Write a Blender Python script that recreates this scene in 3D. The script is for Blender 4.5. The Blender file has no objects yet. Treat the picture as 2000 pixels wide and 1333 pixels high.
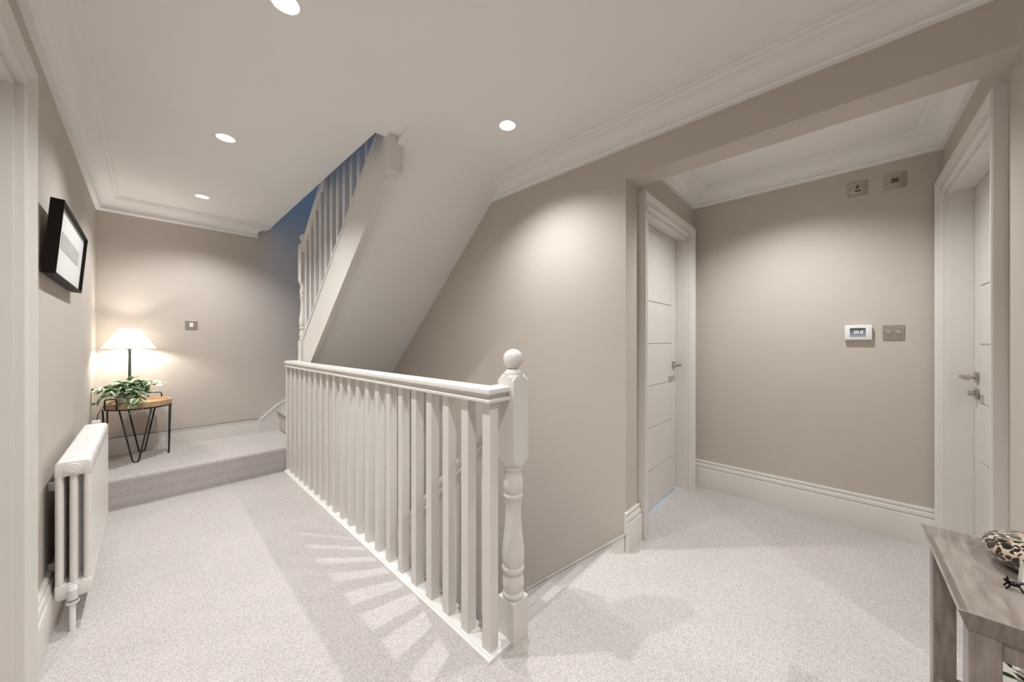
import bpy, bmesh, math, random
from mathutils import Vector, Matrix
scene = bpy.context.scene
C = scene.collection
random.seed(7)

# ------------------------------------------------------------------ camera
F_PX = 676.3
cam_d = bpy.data.cameras.new('camera')
cam_d.sensor_width = 36.0
cam_d.lens = F_PX / 2000.0 * 36.0
cam_d.shift_y = 0.0006
cam_d.clip_start = 0.02
cam = bpy.data.objects.new('camera', cam_d)
C.objects.link(cam)
cam.location = (0, 0, 1.15)
cam.rotation_euler = (math.pi / 2, 0, -math.radians(46.573))
scene.camera = cam

# ------------------------------------------------------------------ world, exposure
world = bpy.data.worlds.new('world')
scene.world = world
world.use_nodes = True
world.node_tree.nodes['Background'].inputs[0].default_value = (0.62, 0.72, 0.9, 1)
world.node_tree.nodes['Background'].inputs[1].default_value = 0.25
vs = scene.view_settings
vs.view_transform = 'Standard'
vs.look = 'None'
vs.gamma = 1.0
vs.use_curve_mapping = False
vs.exposure = 0.90

WARM = (0.985, 1.0, 1.01)
def light(name, kind, loc, energy, color=WARM, size=0.05, rot=(0, 0, 0), spot=100, blend=0.6, sy=None):
    d = bpy.data.lights.new(name, kind)
    d.energy = energy
    d.color = color
    if kind == 'AREA':
        d.size = size
        if sy:
            d.shape = 'RECTANGLE'; d.size_y = sy
    else:
        d.shadow_soft_size = size
    if kind == 'SPOT':
        d.spot_size = math.radians(spot); d.spot_blend = blend
    o = bpy.data.objects.new(name, d)
    C.objects.link(o)
    o.location = loc; o.rotation_euler = rot
    return o

# daylight that falls down the upper stairwell, and a little behind the alcove door
light('daylight_upper_stairs', 'AREA', (1.2, 2.6, 4.7), 10, (0.14, 0.44, 1.0), 1.2)
light('daylight_behind_door', 'AREA', (2.45, 1.35, 0.22), 4, (0.40, 0.66, 1.0), 0.4, rot=(-math.pi / 2, 0, 0))
light('added_lower_hall_light', 'SPOT', (0.35, 2.2, -0.30), 26, WARM, 0.06, spot=150, blend=0.7)  # unseen lamp added downstairs, lifts the stairwell and bounces onto the soffit

CEIL = 2.325
# downlight positions on the ceiling and their watts
DL = [(0.331, 1.395, 38), (0.315, 2.57, 40), (0.312, 3.745, 36), (1.348, 1.31, 37),
      (0.331, 0.22, 32), (0.331, -0.95, 16), (1.348, -0.95, 20), (2.40, 0.22, 45)]  # near-end downlights are out of view, added to light the landing

# ------------------------------------------------------------------ materials
def new_mat(name):
    m = bpy.data.materials.new(name)
    m.use_nodes = True
    nt = m.node_tree
    return m, nt, nt.nodes['Principled BSDF']

def plain(name, col, rough=0.5, metal=0.0, var=0.04, scale=6.0, bump=0.0, bscale=200.0, spec=0.5, coat=0.0):
    m, nt, b = new_mat(name)
    tc = nt.nodes.new('ShaderNodeTexCoord')
    n = nt.nodes.new('ShaderNodeTexNoise')
    n.inputs['Scale'].default_value = scale
    n.inputs['Detail'].default_value = 3
    nt.links.new(tc.outputs['Object'], n.inputs['Vector'])
    r = nt.nodes.new('ShaderNodeValToRGB')
    r.color_ramp.elements[0].position = 0.3
    r.color_ramp.elements[1].position = 0.7
    r.color_ramp.elements[0].color = tuple(c * (1 - var) for c in col) + (1,)
    r.color_ramp.elements[1].color = tuple(min(1, c * (1 + var)) for c in col) + (1,)
    nt.links.new(n.outputs['Fac'], r.inputs['Fac'])
    nt.links.new(r.outputs['Color'], b.inputs['Base Color'])
    b.inputs['Roughness'].default_value = rough
    b.inputs['Metallic'].default_value = metal
    b.inputs['Specular IOR Level'].default_value = spec
    b.inputs['Coat Weight'].default_value = coat
    if bump > 0:
        n2 = nt.nodes.new('ShaderNodeTexNoise')
        n2.inputs['Scale'].default_value = bscale
        n2.inputs['Detail'].default_value = 2
        nt.links.new(tc.outputs['Object'], n2.inputs['Vector'])
        bp = nt.nodes.new('ShaderNodeBump')
        bp.inputs['Strength'].default_value = bump
        bp.inputs['Distance'].default_value = 0.002
        nt.links.new(n2.outputs['Fac'], bp.inputs['Height'])
        nt.links.new(bp.outputs['Normal'], b.inputs['Normal'])
    return m

def carpet_mat():
    m, nt, b = new_mat('loop_pile_carpet')
    tc = nt.nodes.new('ShaderNodeTexCoord')
    mp = nt.nodes.new('ShaderNodeMapping')
    mp.inputs['Scale'].default_value = (1.0, 0.72, 1.0)
    nt.links.new(tc.outputs['Object'], mp.inputs['Vector'])
    v = nt.nodes.new('ShaderNodeTexVoronoi')
    v.inputs['Scale'].default_value = 165.0
    v.inputs['Randomness'].default_value = 0.55
    nt.links.new(mp.outputs['Vector'], v.inputs['Vector'])
    n = nt.nodes.new('ShaderNodeTexNoise')
    n.inputs['Scale'].default_value = 2.2
    n.inputs['Detail'].default_value = 4
    nt.links.new(tc.outputs['Object'], n.inputs['Vector'])
    n3 = nt.nodes.new('ShaderNodeTexNoise')
    n3.inputs['Scale'].default_value = 90
    n3.inputs['Detail'].default_value = 2
    nt.links.new(tc.outputs['Object'], n3.inputs['Vector'])
    r1 = nt.nodes.new('ShaderNodeValToRGB')
    r1.color_ramp.elements[0].position = 0.10
    r1.color_ramp.elements[0].color = (0.71, 0.66, 0.635, 1)
    r1.color_ramp.elements[1].position = 0.75
    r1.color_ramp.elements[1].color = (0.48, 0.44, 0.42, 1)
    nt.links.new(v.outputs['Distance'], r1.inputs['Fac'])
    r2 = nt.nodes.new('ShaderNodeValToRGB')
    r2.color_ramp.elements[0].position = 0.3
    r2.color_ramp.elements[0].color = (0.93, 0.93, 0.93, 1)
    r2.color_ramp.elements[1].position = 0.7
    r2.color_ramp.elements[1].color = (1.0, 1.0, 1.0, 1)
    nt.links.new(n.outputs['Fac'], r2.inputs['Fac'])
    r3 = nt.nodes.new('ShaderNodeValToRGB')
    r3.color_ramp.elements[0].position = 0.3
    r3.color_ramp.elements[0].color = (0.93, 0.925, 0.92, 1)
    r3.color_ramp.elements[1].position = 0.7
    r3.color_ramp.elements[1].color = (1.0, 1.0, 1.0, 1)
    nt.links.new(n3.outputs['Fac'], r3.inputs['Fac'])
    def mul(a, c):
        mx = nt.nodes.new('ShaderNodeMix'); mx.data_type = 'RGBA'; mx.blend_type = 'MULTIPLY'
        mx.inputs['Factor'].default_value = 1.0
        nt.links.new(a, mx.inputs['A']); nt.links.new(c, mx.inputs['B'])
        return mx.outputs['Result']
    c = mul(mul(r1.outputs['Color'], r2.outputs['Color']), r3.outputs['Color'])
    nt.links.new(c, b.inputs['Base Color'])
    b.inputs['Roughness'].default_value = 0.95
    b.inputs['Specular IOR Level'].default_value = 0.1
    bp = nt.nodes.new('ShaderNodeBump')
    bp.invert = True
    bp.inputs['Strength'].default_value = 0.5
    bp.inputs['Distance'].default_value = 0.003
    nt.links.new(v.outputs['Distance'], bp.inputs['Height'])
    nt.links.new(bp.outputs['Normal'], b.inputs['Normal'])
    return m

def wood_mat(name, c1, c2, rough=0.5, scale=(3, 40, 40), specks=None):
    m, nt, b = new_mat(name)
    tc = nt.nodes.new('ShaderNodeTexCoord')
    mp = nt.nodes.new('ShaderNodeMapping')
    mp.inputs['Scale'].default_value = scale
    nt.links.new(tc.outputs['Object'], mp.inputs['Vector'])
    n = nt.nodes.new('ShaderNodeTexNoise')
    n.inputs['Scale'].default_value = 1.0
    n.inputs['Detail'].default_value = 5
    nt.links.new(mp.outputs['Vector'], n.inputs['Vector'])
    r = nt.nodes.new('ShaderNodeValToRGB')
    r.color_ramp.elements[0].position = 0.3
    r.color_ramp.elements[0].color = c1 + (1,)
    r.color_ramp.elements[1].position = 0.7
    r.color_ramp.elements[1].color = c2 + (1,)
    if specks:
        e = r.color_ramp.elements.new(0.78); e.color = specks + (1,)
    nt.links.new(n.outputs['Fac'], r.inputs['Fac'])
    nt.links.new(r.outputs['Color'], b.inputs['Base Color'])
    b.inputs['Roughness'].default_value = rough
    bp = nt.nodes.new('ShaderNodeBump')
    bp.inputs['Strength'].default_value = 0.25
    bp.inputs['Distance'].default_value = 0.001
    nt.links.new(n.outputs['Fac'], bp.inputs['Height'])
    nt.links.new(bp.outputs['Normal'], b.inputs['Normal'])
    return m

def emit_mat(name, col, strength):
    m, nt, b = new_mat(name)
    b.inputs['Base Color'].default_value = (0.8, 0.8, 0.8, 1)
    b.inputs['Emission Color'].default_value = col + (1,)
    b.inputs['Emission Strength'].default_value = strength
    return m

M = {}
M['wall'] = plain('taupe_wall_paint', (0.57, 0.512, 0.455), 0.75, var=0.015, scale=1.5, bump=0.05, bscale=350)
M['ceiling'] = plain('white_ceiling_paint', (0.90, 0.88, 0.855), 0.8, var=0.01, scale=1.5)
M['trim'] = plain('satin_white_wood_paint', (0.73, 0.695, 0.65), 0.32, var=0.015, scale=4)
M['door'] = plain('satin_door_paint', (0.70, 0.665, 0.62), 0.38, var=0.015, scale=4)
M['base_white'] = plain('bright_white_gloss', (0.86, 0.85, 0.82), 0.3, var=0.01)
M['carpet'] = carpet_mat()
M['radiator'] = plain('white_radiator_enamel', (0.82, 0.78, 0.74), 0.25, var=0.01)
M['chrome'] = plain('chrome', (0.8, 0.8, 0.8), 0.15, 1.0, var=0.01)
M['steel'] = plain('brushed_steel', (0.50, 0.45, 0.40), 0.45, 1.0, var=0.08, scale=60)
M['nickel'] = plain('satin_nickel', (0.50, 0.45, 0.40), 0.3, 1.0, var=0.04)
M['dark'] = plain('dark_slot', (0.06, 0.045, 0.035), 0.5)
M['bronze_switch'] = plain('dark_rocker', (0.12, 0.095, 0.065), 0.4)
M['black_frame'] = plain('black_lacquer', (0.006, 0.004, 0.003), 0.55, var=0.1, scale=30, spec=0.2)
M['black_metal'] = plain('black_wire', (0.008, 0.007, 0.006), 0.4)
M['paper'] = plain('white_mount_card', (0.80, 0.79, 0.76), 0.6, var=0.01)
M['print_grey'] = plain('pale_grey_print', (0.50, 0.48, 0.46), 0.6, var=0.08, scale=14)
M['white_plastic'] = plain('white_plastic', (0.85, 0.85, 0.84), 0.35, var=0.01)
M['oak'] = wood_mat('light_oak', (0.46, 0.28, 0.145), (0.64, 0.43, 0.26), 0.5, (6, 60, 60))
M['driftwood'] = wood_mat('limed_grey_wood', (0.21, 0.17, 0.145), (0.33, 0.285, 0.25), 0.33, (14, 90, 14), (0.43, 0.385, 0.345))
M['lamp_metal'] = plain('grey_green_painted_metal', (0.09, 0.115, 0.115), 0.35, 0.3)
M['pot'] = plain('pale_ceramic', (0.75, 0.70, 0.64), 0.4)
M['stem'] = plain('green_stem', (0.16, 0.22, 0.06), 0.5)
M['soil'] = plain('dark_soil', (0.03, 0.022, 0.015), 0.9)
M['figurine'] = plain('dark_bronze', (0.018, 0.012, 0.010), 0.25, 0.6)
M['bulb'] = emit_mat('downlight_lamp', (1.0, 0.97, 0.93), 6.0)
M['diffuser'] = emit_mat('bulb_glow', (1.0, 0.85, 0.65), 12.0)
M['reflector'] = plain('white_reflector', (0.92, 0.92, 0.90), 0.3, var=0.005)

def shade_mat():
    m, nt, b = new_mat('linen_shade')
    b.inputs['Base Color'].default_value = (0.86, 0.82, 0.76, 1)
    b.inputs['Roughness'].default_value = 0.9
    tr = nt.nodes.new('ShaderNodeBsdfTranslucent')
    tr.inputs['Color'].default_value = (0.95, 0.91, 0.85, 1)
    w = nt.nodes.new('ShaderNodeTexNoise'); w.inputs['Scale'].default_value = 300
    mx = nt.nodes.new('ShaderNodeMixShader')
    mp = nt.nodes.new('ShaderNodeMapRange')
    mp.inputs['To Min'].default_value = 0.42; mp.inputs['To Max'].default_value = 0.50
    nt.links.new(w.outputs['Fac'], mp.inputs['Value'])
    nt.links.new(mp.outputs['Result'], mx.inputs['Fac'])
    nt.links.new(b.outputs['BSDF'], mx.inputs[1]); nt.links.new(tr.outputs['BSDF'], mx.inputs[2])
    nt.links.new(mx.outputs['Shader'], nt.nodes['Material Output'].inputs['Surface'])
    return m
M['shade'] = shade_mat()

def leaf_mat(name, dark, mid, edge, w=0.45):
    """leaf blade: local X runs along the leaf, local Y (-1..1 before scaling) across it"""
    m, nt, b = new_mat(name)
    at = nt.nodes.new('ShaderNodeAttribute'); at.attribute_name = 'across'
    n = nt.nodes.new('ShaderNodeTexNoise'); n.inputs['Scale'].default_value = 60
    tc = nt.nodes.new('ShaderNodeTexCoord')
    nt.links.new(tc.outputs['Object'], n.inputs['Vector'])
    ad = nt.nodes.new('ShaderNodeMath'); ad.operation = 'MULTIPLY_ADD'
    ad.inputs[1].default_value = 0.7; ad.inputs[2].default_value = -0.35
    nt.links.new(n.outputs['Fac'], ad.inputs[0])
    a2 = nt.nodes.new('ShaderNodeMath'); a2.operation = 'ADD'
    nt.links.new(at.outputs['Fac'], a2.inputs[0]); nt.links.new(ad.outputs[0], a2.inputs[1])
    r = nt.nodes.new('ShaderNodeValToRGB')
    r.color_ramp.elements[0].position = 0.1; r.color_ramp.elements[0].color = dark + (1,)
    r.color_ramp.elements[1].position = 0.9; r.color_ramp.elements[1].color = edge + (1,)
    e = r.color_ramp.elements.new(w); e.color = mid + (1,)
    nt.links.new(a2.outputs[0], r.inputs['Fac'])
    nt.links.new(r.outputs['Color'], b.inputs['Base Color'])
    b.inputs['Roughness'].default_value = 0.4
    return m
M['leaf'] = leaf_mat('variegated_leaf', (0.07, 0.16, 0.06), (0.22, 0.36, 0.15), (0.78, 0.84, 0.66))
M['leaf_dark'] = leaf_mat('dark_green_leaf', (0.02, 0.06, 0.012), (0.03, 0.085, 0.015), (0.08, 0.16, 0.03))

def leopard_mat():
    m, nt, b = new_mat('leopard_glass')
    tc = nt.nodes.new('ShaderNodeTexCoord')
    n = nt.nodes.new('ShaderNodeTexNoise'); n.inputs['Scale'].default_value = 25
    nt.links.new(tc.outputs['Object'], n.inputs['Vector'])
    mixv = nt.nodes.new('ShaderNodeMix'); mixv.data_type = 'RGBA'; mixv.inputs['Factor'].default_value = 0.03
    nt.links.new(tc.outputs['Object'], mixv.inputs['A']); nt.links.new(n.outputs['Color'], mixv.inputs['B'])
    v = nt.nodes.new('ShaderNodeTexVoronoi'); v.inputs['Scale'].default_value = 78
    v.inputs['Randomness'].default_value = 0.9
    nt.links.new(mixv.outputs['Result'], v.inputs['Vector'])
    r = nt.nodes.new('ShaderNodeValToRGB')
    r.color_ramp.elements[0].position = 0.47; r.color_ramp.elements[0].color = (0.006, 0.004, 0.003, 1)
    r.color_ramp.elements[1].position = 0.60; r.color_ramp.elements[1].color = (0.55, 0.46, 0.36, 1)
    e = r.color_ramp.elements.new(0.53); e.color = (0.10, 0.045, 0.02, 1)
    nt.links.new(v.outputs['Distance'], r.inputs['Fac'])
    nt.links.new(r.outputs['Color'], b.inputs['Base Color'])
    b.inputs['Roughness'].default_value = 0.06
    b.inputs['Coat Weight'].default_value = 1.0
    return m
M['leopard'] = leopard_mat()

def screen_mat(z0, z1):
    m, nt, b = new_mat('lcd_screen')
    tc = nt.nodes.new('ShaderNodeTexCoord')
    sp = nt.nodes.new('ShaderNodeSeparateXYZ')
    nt.links.new(tc.outputs['Object'], sp.inputs[0])
    mr = nt.nodes.new('ShaderNodeMapRange')
    mr.inputs['From Min'].default_value = z0; mr.inputs['From Max'].default_value = z1
    nt.links.new(sp.outputs['Z'], mr.inputs['Value'])
    r = nt.nodes.new('ShaderNodeValToRGB')
    r.color_ramp.elements[0].color = (0.42, 0.44, 0.48, 1)
    r.color_ramp.elements[1].color = (0.02, 0.022, 0.03, 1)
    nt.links.new(mr.outputs['Result'], r.inputs['Fac'])
    nt.links.new(r.outputs['Color'], b.inputs['Emission Color'])
    b.inputs['Base Color'].default_value = (0.02, 0.02, 0.02, 1)
    b.inputs['Emission Strength'].default_value = 0.4
    b.inputs['Roughness'].default_value = 0.2
    return m

# ------------------------------------------------------------------ mesh helpers
class MB:
    def __init__(s):
        s.bm = bmesh.new()
    def box(s, x0, y0, z0, x1, y1, z1, bev=0.0):
        t = bmesh.new()
        bmesh.ops.create_cube(t, size=1.0)
        for v in t.verts:
            v.co = Vector(((x0 + x1) / 2 + v.co.x * (x1 - x0), (y0 + y1) / 2 + v.co.y * (y1 - y0), (z0 + z1) / 2 + v.co.z * (z1 - z0)))
        if bev > 0:
            bmesh.ops.bevel(t, geom=list(t.edges), offset=bev, segments=2, affect='EDGES', profile=0.5)
        s.merge(t)
        return s
    def merge(s, t):
        me = bpy.data.meshes.new('tmp'); t.to_mesh(me); t.free()
        s.bm.from_mesh(me); bpy.data.meshes.remove(me)
    def faces(s, verts, faces):
        vs_ = [s.bm.verts.new(v) for v in verts]
        for f in faces:
            try:
                s.bm.faces.new([vs_[i] for i in f])
            except ValueError:
                pass
        return s
    def prism(s, poly, vec):
        """planar polygon of 3D points extruded along vec"""
        n = len(poly)
        p = [Vector(q) for q in poly]
        v = Vector(vec)
        vs_ = [s.bm.verts.new(q) for q in p] + [s.bm.verts.new(q + v) for q in p]
        s.bm.faces.new(vs_[:n]); s.bm.faces.new(list(reversed(vs_[n:])))
        for i in range(n):
            j = (i + 1) % n
            s.bm.faces.new((vs_[i], vs_[j], vs_[n + j], vs_[n + i]))
        return s
    def sweep(s, prof, path, N, closed=False, prof_closed=True):
        """profile (a, b): a along side vector T x N, b along N; mitred at the corners"""
        N = Vector(N).normalized()
        P = [Vector(p) for p in path]
        n = len(P); rings = []
        for i in range(n):
            segs = []
            if closed or i > 0:
                segs.append((P[i] - P[i - 1]).normalized())
            if closed or i < n - 1:
                segs.append((P[(i + 1) % n] - P[i]).normalized())
            S = [t.cross(N) for t in segs]
            m = S[0] if len(S) == 1 else (S[0] + S[1]) / (1 + S[0].dot(S[1]))
            rings.append([s.bm.verts.new(P[i] + m * a + N * b) for a, b in prof])
        k = len(prof)
        for i in range(n if closed else n - 1):
            A, B = rings[i], rings[(i + 1) % n]
            for j in range(k if prof_closed else k - 1):
                q = (j + 1) % k
                s.bm.faces.new((A[j], A[q], B[q], B[j]))
        if not closed and prof_closed:
            s.bm.faces.new(list(reversed(rings[0]))); s.bm.faces.new(rings[-1])
        return s
    def lathe(s, prof, cx, cy, seg=24, cap=True):
        """profile (r, z) from bottom to top"""
        rings = []
        for r, z in prof:
            rings.append([s.bm.verts.new((cx + r * math.cos(2 * math.pi * i / seg), cy + r * math.sin(2 * math.pi * i / seg), z)) for i in range(seg)])
        for A, B in zip(rings, rings[1:]):
            for i in range(seg):
                j = (i + 1) % seg
                s.bm.faces.new((A[i], A[j], B[j], B[i]))
        if cap:
            s.bm.faces.new(list(reversed(rings[0]))); s.bm.faces.new(rings[-1])
        return s
    def tube(s, pts, r, seg=8, closed=False):
        P = [Vector(p) for p in pts]
        n = len(P); rings = []
        up = Vector((0.123, 0.456, 0.88)).normalized()
        for i in range(n):
            if closed:
                t = (P[(i + 1) % n] - P[i - 1]).normalized()
            else:
                t = (P[min(i + 1, n - 1)] - P[max(i - 1, 0)]).normalized()
            a = t.cross(up)
            if a.length < 1e-4:
                a = t.cross(Vector((1, 0, 0)))
            a.normalize(); b = t.cross(a).normalized()
            up = a.cross(t) if i == 0 else (up - t * up.dot(t)).normalized()
            a = t.cross(up).normalized(); b = t.cross(a).normalized()
            rr = r[i] if isinstance(r, (list, tuple)) else r
            rings.append([s.bm.verts.new(P[i] + (a * math.cos(2 * math.pi * k / seg) + b * math.sin(2 * math.pi * k / seg)) * rr) for k in range(seg)])
        for i in range(n if closed else n - 1):
            A, B = rings[i], rings[(i + 1) % n]
            for k in range(seg):
                j = (k + 1) % seg
                s.bm.faces.new((A[k], A[j], B[j], B[k]))
        if not closed:
            s.bm.faces.new(list(reversed(rings[0]))); s.bm.faces.new(rings[-1])
        return s
    def ball(s, c, r, u=24, v=16, sc=(1, 1, 1)):
        t = bmesh.new()
        bmesh.ops.create_uvsphere(t, u_segments=u, v_segments=v, radius=r)
        for q in t.verts:
            q.co = Vector((q.co.x * sc[0], q.co.y * sc[1], q.co.z * sc[2])) + Vector(c)
        s.merge(t)
        return s
    def mesh(s, name, off=(0, 0, 0), smooth=False):
        bmesh.ops.recalc_face_normals(s.bm, faces=list(s.bm.faces))
        o = Vector(off)
        for v in s.bm.verts:
            v.co -= o
        me = bpy.data.meshes.new(name)
        s.bm.to_mesh(me); s.bm.free()
        if smooth is not False:
            for p in me.polygons:
                p.use_smooth = True
            if smooth is not True:
                me.set_sharp_from_angle(angle=math.radians(smooth))
        return me

def wloc(o):
    v = Vector((0, 0, 0))
    while o:
        v += o.location; o = o.parent
    return v

def link(name, me, m, parent=None, loc=(0, 0, 0)):
    o = bpy.data.objects.new(name, me)
    C.objects.link(o)
    o.location = loc
    if parent:
        o.parent = parent
    if m and not me.materials:
        me.materials.append(M[m] if isinstance(m, str) else m)
    return o

def obj(name, mb, m, parent=None, origin=None, smooth=False):
    """mesh built in world coordinates -> one object (a part when parent is given)"""
    if parent:
        org = Vector(origin) if origin else wloc(parent)
        loc = org - wloc(parent)
    else:
        org = Vector(origin) if origin else Vector((0, 0, 0)); loc = org
    return link(name, mb.mesh(name, org, smooth), m, parent, loc)

def tag(o, label, cat, group=None):
    o['label'] = label; o['category'] = cat
    if group:
        o['group'] = group
    return o

def thing(name, label, cat, loc, group=None):
    o = bpy.data.objects.new(name, None)
    C.objects.link(o)
    o.location = loc; o.empty_display_size = 0.1
    return tag(o, label, cat, group)

def struct(o, label, cat=None):
    o['kind'] = 'structure'; o['label'] = label
    if cat:
        o['category'] = cat
    return o

def copy_tree(o, parent=None):
    c = o.copy(); C.objects.link(c)
    if parent:
        c.parent = parent
    for ch in list(o.children):
        copy_tree(ch, c)
    return c

def arc(cx, cy, r, a0, a1, n):
    return [(cx + r * math.cos(math.radians(a0 + (a1 - a0) * i / n)), cy + r * math.sin(math.radians(a0 + (a1 - a0) * i / n))) for i in range(n + 1)]

# ------------------------------------------------------------------ dimensions
XL = -0.278      # left wall
XR = 1.815       # right wall
YF = 4.34        # far wall
XB = 1.965       # back of the beam / right wall thickness
XT = 3.03        # alcove back wall
YA = 0.855       # alcove far wall (door_1)
YN = -0.414      # alcove near wall (door_2)
YB = -2.0        # wall behind the camera
PLAT = 0.215     # step platform
BEAM = 2.05
DOWN = -2.6
TOPZ = 4.8
OPH = 1.955      # door opening height

# ------------------------------------------------------------------ floor, platform
mb = MB()
mb.prism([(-.45, -2.15, -.22), (3.2, -2.15, -.22), (3.2, 1.2, -.22), (XB + .02, 1.2, -.22), (XB + .02, YA, -.22), (XR, YA, -.22), (XR, .925, -.22), (.94, .925, -.22), (.94, 3.6, -.22), (-.45, 3.6, -.22)], (0, 0, .22))
struct(obj('floor', mb, 'carpet'), 'beige loop pile carpet covering the landing floor', 'floor')

mb = MB()   # carpeted step across the end of the landing, rounded nosing
nose = [(3.60, -.22), (3.60, .02), (3.585, .16)] + arc(3.585 + .028, PLAT - .028, .030, 190, 90, 6) + [(YF, PLAT), (YF, -.22)]
mb.prism([(XL, y, z) for y, z in nose], (.97 - XL, 0, 0))
struct(obj('floor_step', mb, 'carpet', smooth=40), 'carpeted raised step running across the end of the landing', 'floor')

mb = MB()
mb.box(-.45, -.8, DOWN - .1, XB, YF + .15, DOWN)
struct(obj('floor_lower', mb, 'carpet'), 'carpeted floor of the hall downstairs', 'floor')

# ------------------------------------------------------------------ walls
mb = MB()
D3 = (1.022, 1.842)     # door_3 opening in Y
mb.box(XL - .15, YB - .15, 0, XL, D3[0], CEIL)
mb.box(XL - .15, D3[1], 0, XL, YF, CEIL)
mb.box(XL - .15, D3[0], OPH, XL, D3[1], CEIL)
struct(obj('wall_left', mb, 'wall'), 'taupe painted wall with the radiator and the picture', 'wall')
mb = MB()
mb.box(-.45, YF, DOWN, XB, YF + .15, TOPZ)
struct(obj('wall_far', mb, 'wall'), 'taupe painted end wall behind the lit lamp', 'wall')
mb = MB()
mb.box(XR, YA, DOWN, XB, YF, TOPZ)
mb.box(XR, YN, BEAM, XB, YA, TOPZ)
mb.box(XR, YB - .15, 0, XB, YN, TOPZ)
struct(obj('wall_right', mb, 'wall'), 'taupe painted long wall beside the stairs with a wide opening', 'wall')
mb = MB()
D1 = (2.055, 2.865)
mb.box(XB, YA, 0, D1[0], YA + .15, 2.6)
mb.box(D1[1], YA, 0, XT + .15, YA + .15, 2.6)
mb.box(D1[0], YA, OPH, D1[1], YA + .15, 2.6)
struct(obj('wall_alcove_far', mb, 'wall'), 'taupe alcove wall holding the closed white door', 'wall')
mb = MB()
mb.box(XT, YN, 0, XT + .15, YA, 2.6)
struct(obj('wall_alcove_back', mb, 'wall'), 'taupe alcove wall with the thermostat and switches', 'wall')
mb = MB()
D2 = (2.08, 2.93)
mb.box(XB, YN - .15, 0, D2[0], YN, 2.6)
mb.box(D2[1], YN - .15, 0, XT + .15, YN, 2.6)
mb.box(D2[0], YN - .15, OPH, D2[1], YN, 2.6)
struct(obj('wall_alcove_near', mb, 'wall'), 'taupe alcove wall around the door beside the thermostat', 'wall')
mb = MB()
mb.box(XL, YB - .15, 0, XR, YB, CEIL)
struct(obj('wall_back', mb, 'wall'), 'taupe wall closing the near end of the landing', 'wall')
mb = MB()
mb.box(.98, 3.60, -.26, XR, 3.66, .95)
struct(obj('wall_under_winders', mb, 'wall'), 'taupe bulkhead closing the underside of the upper stairs', 'wall')
mb = MB()   # upstairs shell
mb.box(-.45, .45, 2.58, -.30, YF, TOPZ)
mb.box(-.30, .45, 2.58, XR, .60, TOPZ)
struct(obj('wall_upper', mb, 'wall'), 'taupe walls of the upper stair landing', 'wall')
mb = MB()   # downstairs shell
mb.box(-.45, -.8, DOWN, -.30, YF, -.22)
mb.box(-.30, -.8, DOWN, XB, -.65, -.22)
mb.box(XR, -.65, DOWN, XB, YA, -.22)
struct(obj('wall_lower', mb, 'wall'), 'taupe walls of the hall downstairs', 'wall')

# ------------------------------------------------------------------ ceilings
def ceiling_sheet(name, outline, holes, z, top, label):
    bm = bmesh.new()
    def loop(pts):
        vs_ = [bm.verts.new((x, y, z)) for x, y in pts]
        return [bm.edges.new((vs_[i], vs_[(i + 1) % len(vs_)])) for i in range(len(vs_))], vs_
    e, outer = loop(outline)
    for hx, hy in holes:
        e2, _ = loop([(hx + .0465 * math.cos(2 * math.pi * i / 32), hy + .0465 * math.sin(2 * math.pi * i / 32)) for i in range(32)])
        e = e + e2
    bmesh.ops.triangle_fill(bm, use_beauty=True, use_dissolve=False, edges=e)
    n = len(outer)
    up = [bm.verts.new((v.co.x, v.co.y, top)) for v in outer]
    for i in range(n):
        bm.faces.new((outer[i], outer[(i + 1) % n], up[(i + 1) % n], up[i]))
    bm.faces.new(up)
    me = bpy.data.meshes.new(name); bm.to_mesh(me); bm.free()
    return struct(link(name, me, 'ceiling'), label, 'ceiling')
main_holes = [(x, y) for x, y, w in DL if x < XR]
ceiling_sheet('ceiling', [(-.45, -2.15), (XR, -2.15), (XR, 1.895), (.885, 1.895), (.885, YF), (-.45, YF)], main_holes, CEIL, 2.58, 'white painted ceiling with recessed downlights')
ceiling_sheet('ceiling_alcove', [(XB, YN - .15), (XT + .15, YN - .15), (XT + .15, YA + .15), (XB, YA + .15)], [(x, y) for x, y, w in DL if x > XR], CEIL, 2.58, 'white painted ceiling of the alcove')
mb = MB(); mb.box(-.45, .45, TOPZ, XB, YF + .15, TOPZ + .1)
struct(obj('ceiling_upper', mb, 'ceiling'), 'white ceiling above the upper stairs', 'ceiling')

# ------------------------------------------------------------------ cornice
CORN = [(0, .112), (.014, .112), (.024, .108), (.028, .100), (.024, .092), (.022, .086)]
CORN += [(.022 + .060 * (1 - math.cos(math.radians(t))), .086 - .058 * math.sin(math.radians(t))) for t in (12, 25, 38, 52, 65, 78)]
CORN += [(.084, .026), (.092, .027), (.100, .024), (.106, .017), (.106, .012), (.122, .012), (.126, .007), (.126, -.01), (0, -.01)]
mb = MB()
mb.sweep(CORN, [(.760, YF + .14, CEIL), (.760, YF, CEIL), (XL, YF, CEIL), (XL, YB, CEIL), (XR, YB, CEIL), (XR, 1.95, CEIL)], (0, 0, -1))
struct(obj('trim_1', mb, 'ceiling', smooth=35), 'white moulded cornice around the landing ceiling', 'cornice')
mb = MB()
mb.sweep(CORN, [(XB, YA, CEIL), (XB, YN, CEIL), (XT, YN, CEIL), (XT, YA, CEIL)], (0, 0, -1), closed=True)
struct(obj('trim_2', mb, 'ceiling', smooth=35), 'white moulded cornice around the alcove ceiling', 'cornice')

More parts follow.
